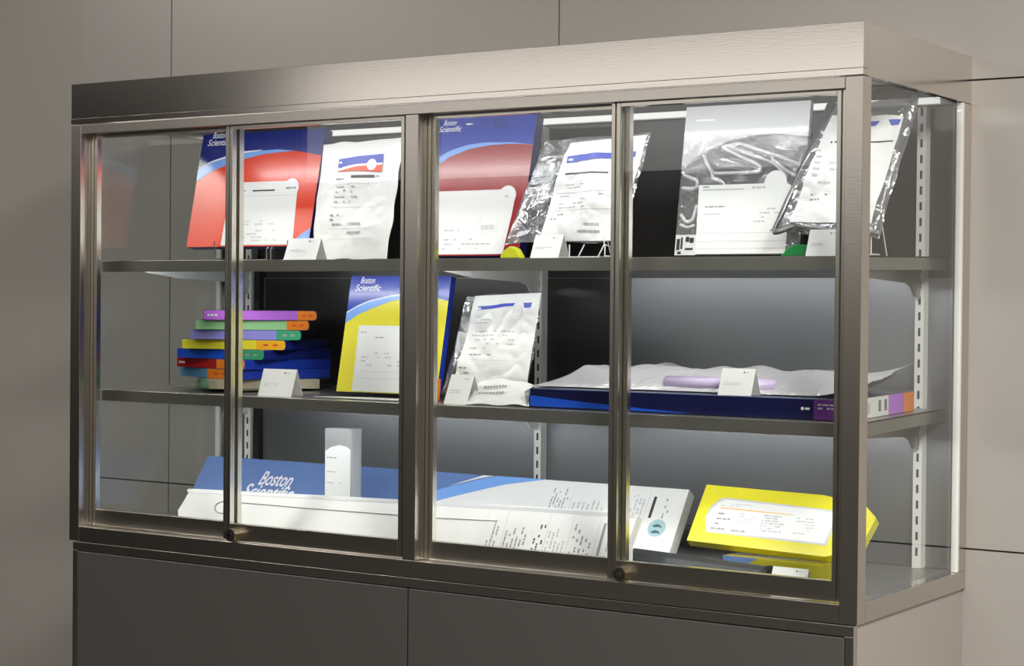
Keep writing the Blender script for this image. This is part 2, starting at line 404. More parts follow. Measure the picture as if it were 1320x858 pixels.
# ------------------------------------------------------------------ helpers for the packages
def tabbed(c, r, pts, k):
    """label outline pts with a round tab (centre c, radius r) spliced in after point k"""
    def ang(p): return math.atan2(p[1]-c[1], p[0]-c[0])
    a0, a1 = ang(pts[k]), ang(pts[k+1])
    if a1 < a0: a1 += 2*PI
    arc = [(c[0]+r*math.cos(a0+(a1-a0)*i/14), c[1]+r*math.sin(a0+(a1-a0)*i/14)) for i in range(15)]
    return pts[:k] + arc + pts[k+2:]
def lines(mb, u0, u1, v0, v1, n, off, mat, seed=0, fill=.7, hgt=.35):
    """rows of small print"""
    R = random.Random(seed); dv = (v1-v0)/n
    for i in range(n):
        v = v1 - dv*(i+.5); u = u0
        end = u0 + (u1-u0)*R.uniform(.45, 1)
        while u < end:
            wd = R.uniform(.004, .014)
            if R.random() < fill: mb.rect(u, min(u+wd, end), v-dv*hgt/2, v+dv*hgt/2, off, mat)
            u += wd + .002
def vlines(mb, u0, u1, v0, v1, n, off, mat, seed=0, fill=.75, hgt=.4):
    R = random.Random(seed); du = (u1-u0)/n
    for i in range(n):
        u = u0 + du*(i+.5); v = v0; end = v0 + (v1-v0)*R.uniform(.5, 1)
        while v < end:
            wd = R.uniform(.003, .010)
            if R.random() < fill: mb.rect(u-du*hgt/2, u+du*hgt/2, v, min(v+wd, end), off, mat)
            v += wd + .0015
def barcode(mb, u0, u1, v0, v1, off, seed=1, mat=None):
    R = random.Random(seed); u = u0
    while u < u1:
        wd = R.uniform(.0006, .0018); mb.rect(u, min(u+wd, u1), v0, v1, off, mat or M['grey_ink']); u += wd + R.uniform(.0006, .0016)
def logo(mb, u, v, wd, off, mat):
    hgt = wd*.235
    mb.text('Boston', u + wd*.18, v + hgt*1.02, hgt*1.25, off, mat, width=wd*.56, shear=.35, bold=.01)
    mb.text('Scientific', u, v, hgt*1.25, off, mat, width=wd, shear=.35, bold=.01)
def easel(x, y, z, wd, hgt, label, lean=.25, mat='wire', rest=.012, th=.012):
    """display stand whose hooks hold a package of thickness th with its foot rest above the shelf"""
    t = thing('wire_easel', label, 'display stand', (x, y, z+.0022), group='wire display easels')
    c = th/math.cos(lean) + .004; k = math.tan(lean)
    for s in (-1, 1):
        b = MB(); u = s*wd/2
        b.tube([(u, -.006, rest+.010), (u, -.006, rest-.004), (u, c+.004, rest-.010), (u*.9, c+k*hgt, rest+hgt)], .0013, M[mat])
        b.tube([(u, -.003, rest-.005), (u, -.003, .0015), (u*.9, .045, .0015)], .0013, M[mat]); b.build('front_support', t)
    b = MB(); b.tube([(-wd*.45, c+k*hgt, rest+hgt), (wd*.45, c+k*hgt, rest+hgt)], .0013, M[mat])
    b.tube([(0, c+k*hgt, rest+hgt), (0, c+.075+k*hgt, .0015)], .0013, M[mat]); b.tube([(-wd*.45, .045, .0015), (wd*.45, .045, .0015)], .0013, M[mat])
    b.build('rear_strut', t)
    return t
def tent(x, y, z, wd, hgt, label, lean=.4, yaw=0., seed=0):
    t = thing('tent_card', label, 'tent card', (x, y, z), yaw, 0, 0, 'folded white tent cards')
    dy = hgt*math.tan(lean)
    for s, nm in ((0, 'front_leaf'), (1, 'rear_leaf')):
        b = MB(); th = .0009
        if s == 0: b.prism([(0, 0), (dy, hgt), (dy+th, hgt), (th, 0)], 0, -wd/2, wd/2, M['whitecard'])
        else: b.prism([(2*dy+th, 0), (2*dy+2*th, 0), (dy+th+.0004, hgt), (dy+.0004, hgt)], 0, -wd/2, wd/2, M['whitecard'])
        if s == 0:
            p = MB(); R = random.Random(seed)
            p.disc(wd*.18, hgt*.86, wd*.022, .0, M['ink']); p.rect(wd*.23, wd*.32, hgt*.84, hgt*.88, 0, M['pale_ink'])
            lines(p, -wd*.38, wd*.25, hgt*.36, hgt*.50, 2, 0, M['pale_ink'], seed, .9)
            p.v = [(x_, z_*math.tan(lean) - .0004, z_) for x_, y_, z_ in p.v]
            for f_, k_ in zip(p.f, p.m): b.add([p.v[i_] for i_ in f_], [tuple(range(len(f_)))], p.mats[k_])
        b.build(nm, t)
    return t
def smooth_noise(u, v, s, sd): return noise.noise(Vector((u*s + sd*7.1, v*s - sd*3.3, sd*1.7)))
def bilerp(q, s, t):
    tl, tr, br, bl = q
    return tuple((bl[i]*(1-s)+br[i]*s)*(1-t) + (tl[i]*(1-s)+tr[i]*s)*t for i in (0, 1))
def puff(quad, th, seed, wr=.004, edge=.0025, y0=0.):
    """height of the pouch front surface above its mid plane, and outline wobble"""
    def f(s, t):
        u, v = bilerp(quad, s, t)
        e = min(1, 6*min(s, 1-s))*min(1, 6*min(t, 1-t))
        e = math.sqrt(max(0, e))
        hgt = th*.5*e*(.75 + .25*math.sin(3*s+seed)) + wr*e*(smooth_noise(u, v, 14, seed) + .5*abs(smooth_noise(u, v, 34, seed+3)))
        du = edge*smooth_noise(v, s, 20, seed+5)*2; dv = edge*smooth_noise(u, t, 20, seed+9)*2
        return u+du, -max(hgt, 0) + y0, v+dv
    return f
def sheet(mb, f, s0, s1, t0, t1, nx, ny, off, mat, flip=False, back=False):
    vs = []
    for j in range(ny+1):
        for i in range(nx+1):
            x, y, z = f(s0+(s1-s0)*i/nx, t0+(t1-t0)*j/ny)
            vs.append((x, -y*.6 + off if back else y - off, z))
    fs = []
    for j in range(ny):
        for i in range(nx):
            q = (j*(nx+1)+i, j*(nx+1)+i+1, (j+1)*(nx+1)+i+1, (j+1)*(nx+1)+i); fs.append(q[::-1] if back else q)
    mb.add(vs, fs, mat)
def drape(mb, f, quad, cover):
    """press flat artwork (given in u, v) on the puffed surface by nearest s, t"""
    tl, tr, br, bl = quad
    out = []
    for x, y, z in mb.v:
        s, t = .5, .5
        for _ in range(6):
            u, v = bilerp(quad, s, t); h_ = 1e-3
            us, vs_ = bilerp(quad, s+h_, t); ut, vt = bilerp(quad, s, t+h_)
            a, b, c, d = (us-u)/h_, (ut-u)/h_, (vs_-v)/h_, (vt-v)/h_
            det = a*d-b*c or 1e-9; eu, ev = x-u, z-v
            s += (eu*d-b*ev)/det; t += (a*ev-c*eu)/det
        s, t = min(max(s, 0), 1), min(max(t, 0), 1)
        px, py, pz = f(s, t); out.append((x, py + y - cover, z))
    mb.v = out
def grid_quad(mb, u0, u1, v0, v1, n, m_, off, mat):
    vs = [(u0+(u1-u0)*i/n, -off, v0+(v1-v0)*j/m_) for j in range(m_+1) for i in range(n+1)]
    mb.add(vs, [(j*(n+1)+i, j*(n+1)+i+1, (j+1)*(n+1)+i+1, (j+1)*(n+1)+i) for j in range(m_) for i in range(n)], mat)

def box_body(mb, u0, u1, h_, th, front, side, v0=0.):
    mb.add([(u0, 0, v0), (u1, 0, v0), (u1, 0, h_), (u0, 0, h_)], [(0, 1, 2, 3)], front)
    mb.box(u0, u1, 0, th, v0, h_, side, skip=('f',))

# ------------------------------------------------------------------ upper shelf
# 1 orange carton
t = thing('carton', 'blue and orange carton leaning at the left of the upper shelf', 'package', (.3, .26, .668), 0, .21, 0, 'folder-sized cartons')
b = MB(); box_body(b, -.193, .175, .272, .028, M['orange'], M['navy']); o = b.build('body', t, bevel=.001)
a = MB(); st = [(-.193, .188), (-.1523, .2028), (-.1015, .2147), (-.0591, .2223), (-.0107, .2263), (.0461, .2273), (.0977, .2221), (.175, .2085)]
sb = [(-.193, .158), (-.1482, .1819), (-.0981, .1977), (-.0561, .2071), (.0024, .2177), (.048, .2203), (.08, .2215)]
a.strip([(-.193, .2719), (.175, .2719)], st, .0003, M['navy']); a.strip(st[:7], sb, .0006, M['sky'])
a.strip([(-.193, .192), (-.1523, .2068), (-.1015, .2187), (-.0591, .2263), (.0, .2285)], st[:5], .0009, M['white_ink'])
a.strip([(.136, .016), (.155, .030), (.1748, .040)], [(.136, .001), (.155, .0005), (.1748, .0005)], .0006, M['sky'])
logo(a, -.175, .244, .074, .0006, M['white_ink'])
a.build('artwork', o)
a = MB(); a.flat(tabbed((.1005, .135), .0225, [(-.086, .003), (.129, .003), (.121, .124), (.085, .152), (-.082, .152)], 2), .0008, M['label'])
a.rect(-.055, -.043, .139, .143, .001, M['grey_ink']); lines(a, .086, .116, .131, .139, 1, .001, M['grey_ink'], 2, .9, .6)
a.rect(-.0126, .0532, .129, .1325, .001, M['ink']); lines(a, -.055, -.018, .127, .136, 1, .001, M['grey_ink'], 3)
lines(a, -.07, .10, .048, .062, 2, .001, M['pale_ink'], 4); lines(a, -.07, .11, .01, .04, 4, .001, M['pale_ink'], 5, .35); a.rect(-.08, .118, .118, .1188, .001, M['pale_ink'])
a.build('label', o)
easel(.31, .26, s1(.26), .22, .13, 'wire easel under the blue and orange carton', .21, 'wire', .668-s1(.26), .030)
e = MB(); e.box(-.012, .012, 0, .03, .0, .026, M['black']); 
for u in (-.008, .004): e.tube([(u, -.004, .0), (u, -.004, .026), (u+.004, -.004, .028)], .0018, M['wire'])
tag(e.build('easel_clip'), 'small black clip with wires below the orange carton', 'clip').location = (.395, .225, s1(.225))
# 2 white pouch
def opaque_pouch(t, quad, th, seed, body, wr=.004, nx=52, ny=60):
    f = puff(quad, th, seed, wr); b = MB()
    sheet(b, f, 0, 1, 0, 1, nx, ny, 0, body); sheet(b, f, 0, 1, 0, 1, nx, ny, .0, body, back=True)
    return f, b.build('pouch', t, smooth=True)
q2 = [(-.110, .262), (.112, .270), (.104, .003), (-.106, .006)]
t = thing('sterile_pouch', 'white pouch with a red and blue banner leaning left of the mullion', 'package', (.62, .22, .633), 0, .185, 0, 'sealed pouches')
f, o = opaque_pouch(t, q2, .010, 2, M['tyvek'])
a = MB(); a.strip([(-.0563, .2263), (0, .232), (.0647, .2348)], [(-.0563, .2003), (-.03, .206), (0, .211), (.0645, .214)], .0008, M['blue_ink'])
a.strip([(-.0574, .2007), (-.03, .2055), (0, .209), (.064, .211)], [(-.0574, .199), (0, .1985), (.065, .195)], .0010, M['red_ink'])
a.strip([(-.0574, .2057), (-.03, .2105), (0, .214), (.064, .2155)], [(-.0574, .1995), (-.03, .2045), (0, .209), (.064, .211)], .0012, M['white_ink'])
a.disc(.036, .212, .0125, .0013, M['label']); a.rect(-.054, -.046, .2165, .2205, .0014, M['white_ink'])
a.rect(-.0158, .0463, .1835, .189, .0008, M['ink']); a.rect(.050, .058, .185, .188, .0008, M['grey_ink']); lines(a, -.058, -.02, .178, .186, 1, .0008, M['grey_ink'], 8)
lines(a, -.055, .045, .125, .17, 4, .0008, M['pale_ink'], 9, .5); lines(a, -.06, -.03, .075, .105, 3, .0008, M['grey_ink'], 10); barcode(a, -.01, .025, .078, .084, .0008, 3); barcode(a, -.01, .028, .058, .064, .0008, 4)
for v in (.17, .118, .07, .047): a.rect(-.062, .056, v, v+.0007, .0008, M['pale_ink'])
a.disc(-.03, .155, .002, .0009, M['ink'])
drape(a, f, q2, .0012); a.build('label', o)
# 3 tent card
tent(.5707, .115, s1(.118), .0886, .046, 'white tent card between the orange carton and the white pouch', .39, 0, 1)
# 4 blue / dark red carton
t = thing('carton', 'blue and dark red carton leaning just right of the mullion', 'package', (.887, .26, .6428), 0, .22, 0, 'folder-sized cartons')
b = MB(); box_body(b, -.150, .148, .308, .028, M['red'], M['navy']); o = b.build('body', t, bevel=.001)
a = MB(); st = [(-.150, .188), (-.0935, .2167), (-.0634, .2322), (-.0217, .2431), (.0256, .2474), (.0949, .2447), (.148, .2378)]
sb = [(-.150, .168), (-.0911, .2007), (-.0615, .2185), (-.0096, .2347), (.0429, .2409), (.0959, .2417), (.1475, .2375)]
a.strip([(-.150, .3079), (.148, .3079)], st, .0003, M['blue']); a.strip(st, sb, .0006, M['sky'])
logo(a, -.100, .275, .060, .0006, M['white_ink']); lines(a, -.03, .0, .285, .295, 1, .0006, M['white_ink'], 8); lines(a, .04, .10, .275, .30, 3, .0006, M['navy'], 9)
a.build('artwork', o)
a = MB(); a.flat(tabbed((.100, .128), .0225, [(-.098, .003), (.108, .003), (.118, .085), (.121, .118), (.083, .142), (-.092, .142)], 3), .0008, M['label'])
lines(a, -.05, .03, .05, .06, 1, .001, M['pale_ink'], 14); a.rect(.04, .085, .05, .0506, .001, M['pale_ink']); a.rect(.04, .0406, .05, .085, .001, M['pale_ink']); a.rect(.085, .0856, .05, .085, .001, M['pale_ink'])
a.rect(.096, .104, .125, .129, .001, M['pale_ink']); lines(a, -.08, .09, .01, .04, 3, .001, M['pale_ink'], 15, .4); barcode(a, .045, .08, .055, .066, .001, 5, M['pale_ink'])
a.build('label', o)
# 5 clear pouch with paper and lime clip
q5 = [(-.098, .240), (.148, .246), (.120, .018), (-.152, .018)]
t = thing('clear_pouch', 'clear plastic pouch with a blue-striped paper, leaning beside the dark red carton', 'package', (1.196, .19, .648), 0, .3, 0, 'sealed pouches')
f, o = opaque_pouch(t, q5, .016, 5, M['film_grey'], .010)
a = MB(); pq = [(-.035, .228), (.1415, .240), (.117, .020), (-.070, .020)]
vs = []; n1, n2 = 40, 50
for j in range(n2+1):
    for i in range(n1+1):
        u, v = bilerp(pq, i/n1, j/n2); vs.append((u + .006*smooth_noise(v, 0, 18, 4)*(i < 2), 0, v))
a.add(vs, [(j*(n1+1)+i, j*(n1+1)+i+1, (j+1)*(n1+1)+i+1, (j+1)*(n1+1)+i) for j in range(n2) for i in range(n1)], M['paper'])
a.strip([(-.029, .1969), (0, .199), (.05, .2015), (.125, .204)], [(-.0286, .182), (0, .1845), (.05, .189), (.125, .192)], .0016, M['blue_ink'])
a.rect(-.024, -.014, .187, .191, .0019, M['white_ink']); a.rect(.085, .097, .188, .206, .0020, M['paper'])
a.rect(-.029, .072, .1580, .1612, .0006, M['ink']); lines(a, -.025, .06, .128, .140, 2, .0006, M['pale_ink'], 21)
lines(a, -.035, .10, .086, .118, 4, .0006, M['pale_ink'], 22, .4); lines(a, -.05, -.018, .062, .080, 2, .0006, M['grey_ink'], 23); barcode(a, .03, .066, .050, .057, .0006, 8); barcode(a, .02, .070, .036, .042, .0006, 9)
for v in (.12, .084): a.rect(-.045, .12, v, v+.0007, .0006, M['pale_ink'])
drape(a, f, q5, .0015); a.build('paper_insert', o)
e = MB(); e.prism([(-.026, 0), (.024, 0), (.012, .018), (-.002, .024), (-.022, .012)], 1, 0, .02, M['lime']); tag(e.build('plastic_stopper', bevel=.002), 'lime yellow plastic stopper under the clear pouch on the upper shelf', 'stopper').location = (1.088, .150, s1(.15)+.0005)
easel(1.215, .19, s1(.19), .14, .13, 'wire easel under the clear pouch with the blue stripe', .3, 'white_metal', .028, .022)
b = MB(); b.tube([(-.052, 0, .0013), (.047, 0, .0013)], .0013, M['white_metal'])
for u in (-.05, -.02, .0, .045): b.tube([(u, 0, .0012), (u-.006 if u < 0 else u+.008, .01, .026)], .0013, M['white_metal'])
tag(b.build('wire_feet'), 'thin white wire feet under the clear pouch with the blue stripe', 'wire feet').location = (1.245, .152, s1(.152))
tent(1.1895, .115, s1(.118), .065, .046, 'white tent card in front of the clear pouch and lime stopper', .42, 0, 2)
# 7 grey-topped window pouch
t = thing('window_pouch', 'upright pouch with a pale grey header and white tubing, right half of upper shelf', 'package', (1.5475, .235, .6395), 0, .15, 0, 'sealed pouches')
b = MB(); b.box(-.134, .130, .010, .012, .0, .294, M['black']); o = b.build('backing_board', t)
arc = [(-.134, .1757), (-.092, .2008), (-.0361, .2224), (.0198, .2331), (.0756, .2333), (.130, .2258)]
b = MB(); b.strip([(-.134, .294), (.130, .294)], arc, .0004, M['greycard']); b.strip([(-.134, .294), (.130, .294)], arc, -.0094, M['greycard'])
b.rect(-.110, -.07, .264, .268, .0006, M['white_ink']); b.build('header_card', t)
tb = MB()
def tpath(pts, y): return [(u, y, v) for u, v in pts]
def rounded(pts, r=.006, k=3):
    o_ = [pts[0]]
    for i in range(1, len(pts)-1):
        p, q_, n_ = Vector(pts[i-1]), Vector(pts[i]), Vector(pts[i+1]); a_ = q_+(p-q_).normalized()*min(r, (p-q_).length/2); c_ = q_+(n_-q_).normalized()*min(r, (n_-q_).length/2)
        for j in range(k+1): s_ = j/k; o_.append(tuple((a_*(1-s_)**2 + q_*2*s_*(1-s_) + c_*s_*s_)))
    return o_ + [pts[-1]]
TUBES = [([(-.0918, .1981), (-.0720, .165), (-.0625, .1608), (.0300, .1605), (.0372, .166), (.0250, .176), (-.0554, .2126), (-.0187, .219), (.0623, .1924), (.1290, .1669)], .0036),
 ([(-.0720, .170), (-.0680, .153), (-.045, .140)], .0034), ([(-.132, .160), (-.1010, .148), (-.0990, .136), (-.1100, .131), (-.132, .134)], .0038),
 ([(.056, .184), (.066, .177), (.090, .160), (.1157, .1469)], .0032), ([(.0555, .190), (.0560, .180), (.07, .168), (.09, .150)], .003),
 ([(-.040, .214), (.0, .199), (.05, .181), (.060, .176)], .003), ([(-.131, .082), (-.1187, .066), (-.104, .070), (-.097, .10)], .0034), ([(-.131, .062), (-.115, .055), (-.099, .060)], .003)]
for pts, r in TUBES: tb.tube(tpath(rounded(pts), .0065), r, M['tubing'])
tb.build('coiled_tubing', t, smooth=True)
a = MB(); a.flat(tabbed((.070, .138), .0235, [(-.0886, .002), (.1002, .002), (.104, .131), (.092, .137), (.048, .137), (-.0923, .137)], 3), .0012, M['label'])
a.rect(-.083, .005, .126, .1285, .0015, M['pale_ink']); a.rect(-.083, -.070, .1315, .1345, .0015, M['grey_ink']); lines(a, .022, .06, .126, .133, 1, .0015, M['pale_ink'], 30, .9, .6)
lines(a, -.075, .02, .09, .098, 1, .0015, M['grey_ink'], 31); lines(a, -.075, .01, .076, .083, 1, .0015, M['pale_ink'], 32); lines(a, .03, .09, .06, .10, 5, .0015, M['pale_ink'], 33, .35)
for v in (.042, .026, .012): a.rect(-.088, .10, v, v+.0006, .0015, M['pale_ink'])
a.build('label', t)
a = MB(); R = random.Random(3)
for (u0, u1, v0, v1) in ((-.131, -.124, .010, .032), (-.122, -.118, .012, .035), (-.112, -.104, .026, .036), (-.103, -.094, .024, .034), (-.112, -.095, .010, .014), (-.128, -.120, .002, .007)): a.rect(u0, u1, v0, v1, .0012, M['ink'])
a.rect(-.134, -.0886, .0, .04, .0006, M['label']); a.build('printed_code', t)
b = MB(); grid_quad(b, -.134, .130, .0, .236, 10, 10, .0010, M['film_thin']); b.build('film_window', t)
# 8 tilted silver-edged pouch
q8 = [(-.062, .284), (.117, .291), (.088, .012), (-.126, .020)]
t = thing('clear_pouch', 'silver-edged clear pouch leaning at the right end of the upper shelf', 'package', (1.765, .188, .660), 0, .4, 0, 'sealed pouches')
f, o = opaque_pouch(t, q8, .018, 9, M['film_smoky'], .012)
b = MB()
for (ua, va, ub, vb, wd_, mt) in ((-.062, .285, -.126, .022, .020, 'dark_fold'), (.115, .290, .083, .02, -.016, 'film_smoky')):
    vs = []
    for i in range(21):
        s_ = i/20; u_, v_ = ua+(ub-ua)*s_, va+(vb-va)*s_
        for k in range(4):
            vs.append((u_ + wd_*k/3*(1-.55*s_), -.004-.005*math.sin(PI*k/3)-.002*smooth_noise(s_, k*.2, 8, 4), v_+.002*smooth_noise(s_, k, 6, 1)))
    b.add(vs, [(i*4+k, (i+1)*4+k, (i+1)*4+k+1, i*4+k+1) for i in range(20) for k in range(3)], M[mt])
b.build('folded_edge', o, smooth=True)
a = MB(); pq = [(-.046, .258), (.095, .250), (.070, .034), (-.092, .039)]; vs = []
for j in range(n2+1):
    for i in range(n1+1):
        u, v = bilerp(pq, i/n1, j/n2); vs.append((u, 0, v))
a.add(vs, [(j*(n1+1)+i, j*(n1+1)+i+1, (j+1)*(n1+1)+i+1, (j+1)*(n1+1)+i) for j in range(n2) for i in range(n1)], M['paper'])
a.strip([(-.03, .2400), (.052, .2415)], [(-.03, .2290), (.045, .2315)], .0007, M['blue_ink']); a.strip([(.068, .243), (.092, .2435)], [(.074, .2325), (.088, .2325)], .0007, M['blue_ink'])
a.rect(-.03, .0826, .1990, .2020, .0006, M['ink']); lines(a, -.06, .06, .11, .19, 6, .0006, M['pale_ink'], 41, .5); lines(a, -.06, -.02, .080, .10, 2, .0006, M['grey_ink'], 42)
a.disc(-.036, .20, .002, .0008, M['ink'])
drape(a, f, q8, .0015); a.build('paper_insert', o)
b = MB(); fold = []
for i in range(15):
    s_ = i/14; fold.append((-.124+.211*s_, -.006-.004*math.sin(s_*9), .018+.006*math.sin(s_*5)+.005*smooth_noise(s_, 0, 9, 2)))
vs = []
for x_, y_, z_ in fold:
    for k in range(5): vs.append((x_, y_ + .010*math.cos(k*PI/4)*.8, z_ + .008*math.sin(k*PI/4)))
b.add(vs, [(i*5+k, i*5+k+1, (i+1)*5+k+1, (i+1)*5+k) for i in range(14) for k in range(4)], M['foil']); b.build('rolled_seal', o, smooth=True)
easel(1.80, .20, s1(.20), .07, .13, 'wire easel under the silver-edged pouch', .4, 'white_metal', .040, .022)
e = MB(); e.prism([(-.030, 0), (.024, 0), (.024, .020), (.0, .021), (-.016, .015)], 1, 0, .02, M['deepgreen']); tag(e.build('plastic_stopper', bevel=.002), 'green plastic stopper under the silver-edged pouch on the upper shelf', 'stopper').location = (1.708, .15, s1(.15)+.0005)
tent(1.775, .115, s1(.118), .062, .048, 'white tent card beside the green stopper, right end of upper shelf', .39, 0, 3)

# ------------------------------------------------------------------ lower shelf
# fanned stack of narrow cartons, bottom one first: (yaw deg, sleeve, tab, tab share, side, label words)
STACK = [(-41, 'green', 'green', 1., 'beige', 'green-ended carton with beige side at the bottom of the fanned stack'),
 (-19, 'steelblue', 'tab_orange', .48, 'blue', 'steel blue carton with orange end, second from the stack bottom'),
 (-11, 'crimson', 'tab_orange', .40, 'blue', 'dark red carton with orange end in the fanned stack'),
 (2, 'royal', 'green', .27, 'navy', 'bright blue carton with green end in the fanned stack'),
 (17.5, 'yellow', 'amber', .28, 'navy', 'yellow carton with amber end in the fanned stack'),
 (29, 'lavender', 'green', .22, 'darknavy', 'lavender carton with green end in the fanned stack'),
 (39, 'mint', 'tab_orange', .20, 'navy', 'pale green carton with orange end, second from the stack top'),
 (43, 'violet', 'tab_orange', .17, 'navy', 'violet carton with orange end on top of the fanned stack')]
cx = [.298, .293, .291, .294, .296, .300, .292, .303]
HH = .0219; zc = .3478
for i, (yw, sl, tb_, fr_, sd, lab) in enumerate(STACK):
    S = .25; hh = HH - .0006
    t = thing('narrow_carton', lab, 'package', (cx[i], .292, zc), math.radians(yw), 0, 0, 'fanned stack of coloured cartons')
    b = MB(); b.box(-S/2, S/2, -S/2+.0016, S/2, 0, hh, M[sd]); o = b.build('body', t, bevel=.0008)
    b = MB(); xt = S/2 - S*fr_
    if fr_ < 1: b.prism([(-S/2, .0012), (-S/2+.004, .0003), (xt, .0003), (xt, hh-.0003), (-S/2+.004, hh-.0003), (-S/2, hh-.001)], 1, -S/2-.0004, -S/2+.0015, M[sl])
    if fr_ < 1:
        for k in range(3): b.rect(-S/2+.008+k*.008, -S/2+.014+k*.008, hh*.4, hh*.62, S/2+.0006, M['white_ink'] if i in (2, 7) else M[sl])
        b.build('sleeve', o)
    b = MB(); n = 6; e_ = S/2
    xs = max(xt, -S/2)
    arcp = [(e_-.006+.006*math.sin(PI*k/n*1.0), .0003+(hh-.0006)*(.5-.5*math.cos(PI*k/n))) for k in range(n+1)]
    b.prism([(xs, .0003)] + arcp + [(xs, hh-.0003)], 1, -S/2-.0009, -S/2+.0015, M[tb_])
    for k in range(2): b.rect(xs+(e_-xs)*(.25+.33*k), xs+(e_-xs)*(.42+.33*k), hh*.38, hh*.6, S/2+.0012, M['grey_ink'] if tb_ == 'green' else M['red_ink'])
    b.build('end_tab', o)
    zc += HH
b = MB(); b.prism([(.176, 0), (.415, 0), (.415, .0016), (.176, .0016)], 1, .13, .42, M['acrylic'])
tag(b.build('acrylic_riser'), 'clear acrylic riser under the fanned stack', 'riser').location = (0, 0, s2(.42)+.0005)
tent(.5035, .115, s2(.118), .090, .058, 'white tent card in front of the fanned stack of cartons', .34, .05, 4)
# yellow carton
t = thing('carton', 'blue and yellow carton leaning behind the mullion on the lower shelf', 'package', (.743, .2, .350), 0, .2, 0, 'folder-sized cartons')
b = MB(); box_body(b, -.137, .130, .255, .018, M['yellow'], M['blue']); o = b.build('body', t, bevel=.001)
a = MB(); st = [(-.137, .172), (-.1103, .1861), (-.0785, .1981), (-.0207, .2101), (.04, .215), (.0988, .2095), (.130, .202)]
sb = [(-.137, .150), (-.1074, .1686), (-.0666, .1846), (-.0192, .2005), (.04, .209), (.0988, .2065), (.130, .2015)]
a.strip([(-.137, .2549), (.130, .2549)], st, .0003, M['blue']); a.strip(st, sb, .0006, M['sky']); a.strip([(p[0], p[1]+.003) for p in st[:5]], st[:5], .0009, M['white_ink'])
logo(a, -.122, .222, .070, .0006, M['white_ink']); lines(a, -.055, -.025, .240, .252, 1, .0006, M['white_ink'], 48); a.build('artwork', o)
a = MB(); a.flat([(-.0945, .002), (.09, .002), (.095, .146), (-.098, .146)], .0008, M['label']); lines(a, -.09, -.07, .128, .134, 1, .001, M['grey_ink'], 50); lines(a, -.05, .0, .117, .123, 1, .001, M['grey_ink'], 51)
lines(a, -.08, .06, .055, .09, 4, .001, M['pale_ink'], 52, .35); a.rect(-.09, .09, .045, .0456, .001, M['pale_ink']); a.rect(-.09, .09, .030, .0306, .001, M['pale_ink']); a.build('label', o)
e = MB(); e.prism([(-.018, 0), (.016, 0), (.018, .045), (.008, .042), (-.006, .030), (-.018, .030)], 1, 0, .012, M['tab_orange']); tag(e.build('stand_clip', bevel=.001), 'orange clip at the right foot of the yellow carton', 'clip').location = (.872, .180, s2(.18)+.0005)
b = MB(); b.prism([(.60, .13), (.83, .11), (.86, .165), (.72, .175)], 2, 0, .0012, M['whitecard']); tag(b.build('leaflet'), 'white leaflet lying flat in front of the yellow carton', 'leaflet').location = (0, 0, s2(.16)+.0008)
# white pouch
q = [(-.088, .219), (.096, .226), (.096, .040), (-.114, .006)]
t = thing('sterile_pouch', 'crumpled white pouch with a narrow blue band on the lower shelf', 'package', (1.0, .2, .348), 0, .25, 0, 'sealed pouches')
f, o = opaque_pouch(t, q, .016, 12, M['film_grey'], .010)
a = MB(); pq = [(-.066, .216), (.096, .224), (.094, .035), (-.082, .010)]; vs = []
for j in range(n2+1):
    for i in range(n1+1):
        u, v = bilerp(pq, i/n1, j/n2); vs.append((u, 0, v))
a.add(vs, [(j*(n1+1)+i, j*(n1+1)+i+1, (j+1)*(n1+1)+i+1, (j+1)*(n1+1)+i) for j in range(n2) for i in range(n1)], M['tyvek'])
a.strip([(-.0524, .1925), (0, .1970), (.0428, .2001)], [(-.0513, .1845), (0, .1895), (.039, .1930)], .0008, M['blue_ink']); a.strip([(.062, .2005), (.081, .202)], [(.066, .1895), (.080, .191)], .0008, M['blue_ink'])
a.disc(.052, .183, .0115, .0007, M['pale_ink']); a.disc(.052, .183, .0108, .0009, M['tyvek'])
a.rect(-.056, -.042, .186, .190, .0010, M['white_ink']); lines(a, -.055, .0, .155, .168, 2, .0008, M['pale_ink'], 61); lines(a, -.06, .06, .10, .145, 5, .0008, M['pale_ink'], 62, .5); lines(a, -.065, .03, .086, .094, 1, .0008, M['grey_ink'], 63, .8)
lines(a, -.072, -.045, .045, .065, 2, .0008, M['grey_ink'], 64); a.rect(-.06, .085, .078, .0786, .0008, M['pale_ink'])
lines(a, -.084, -.03, .206, .214, 2, .0008, M['pale_ink'], 65)
drape(a, f, q, .0015); a.build('paper_insert', o)
tent(.9775, .118, s2(.12), .060, .059, 'white tent card in front of the crumpled white pouch', .41, -.08, 5)
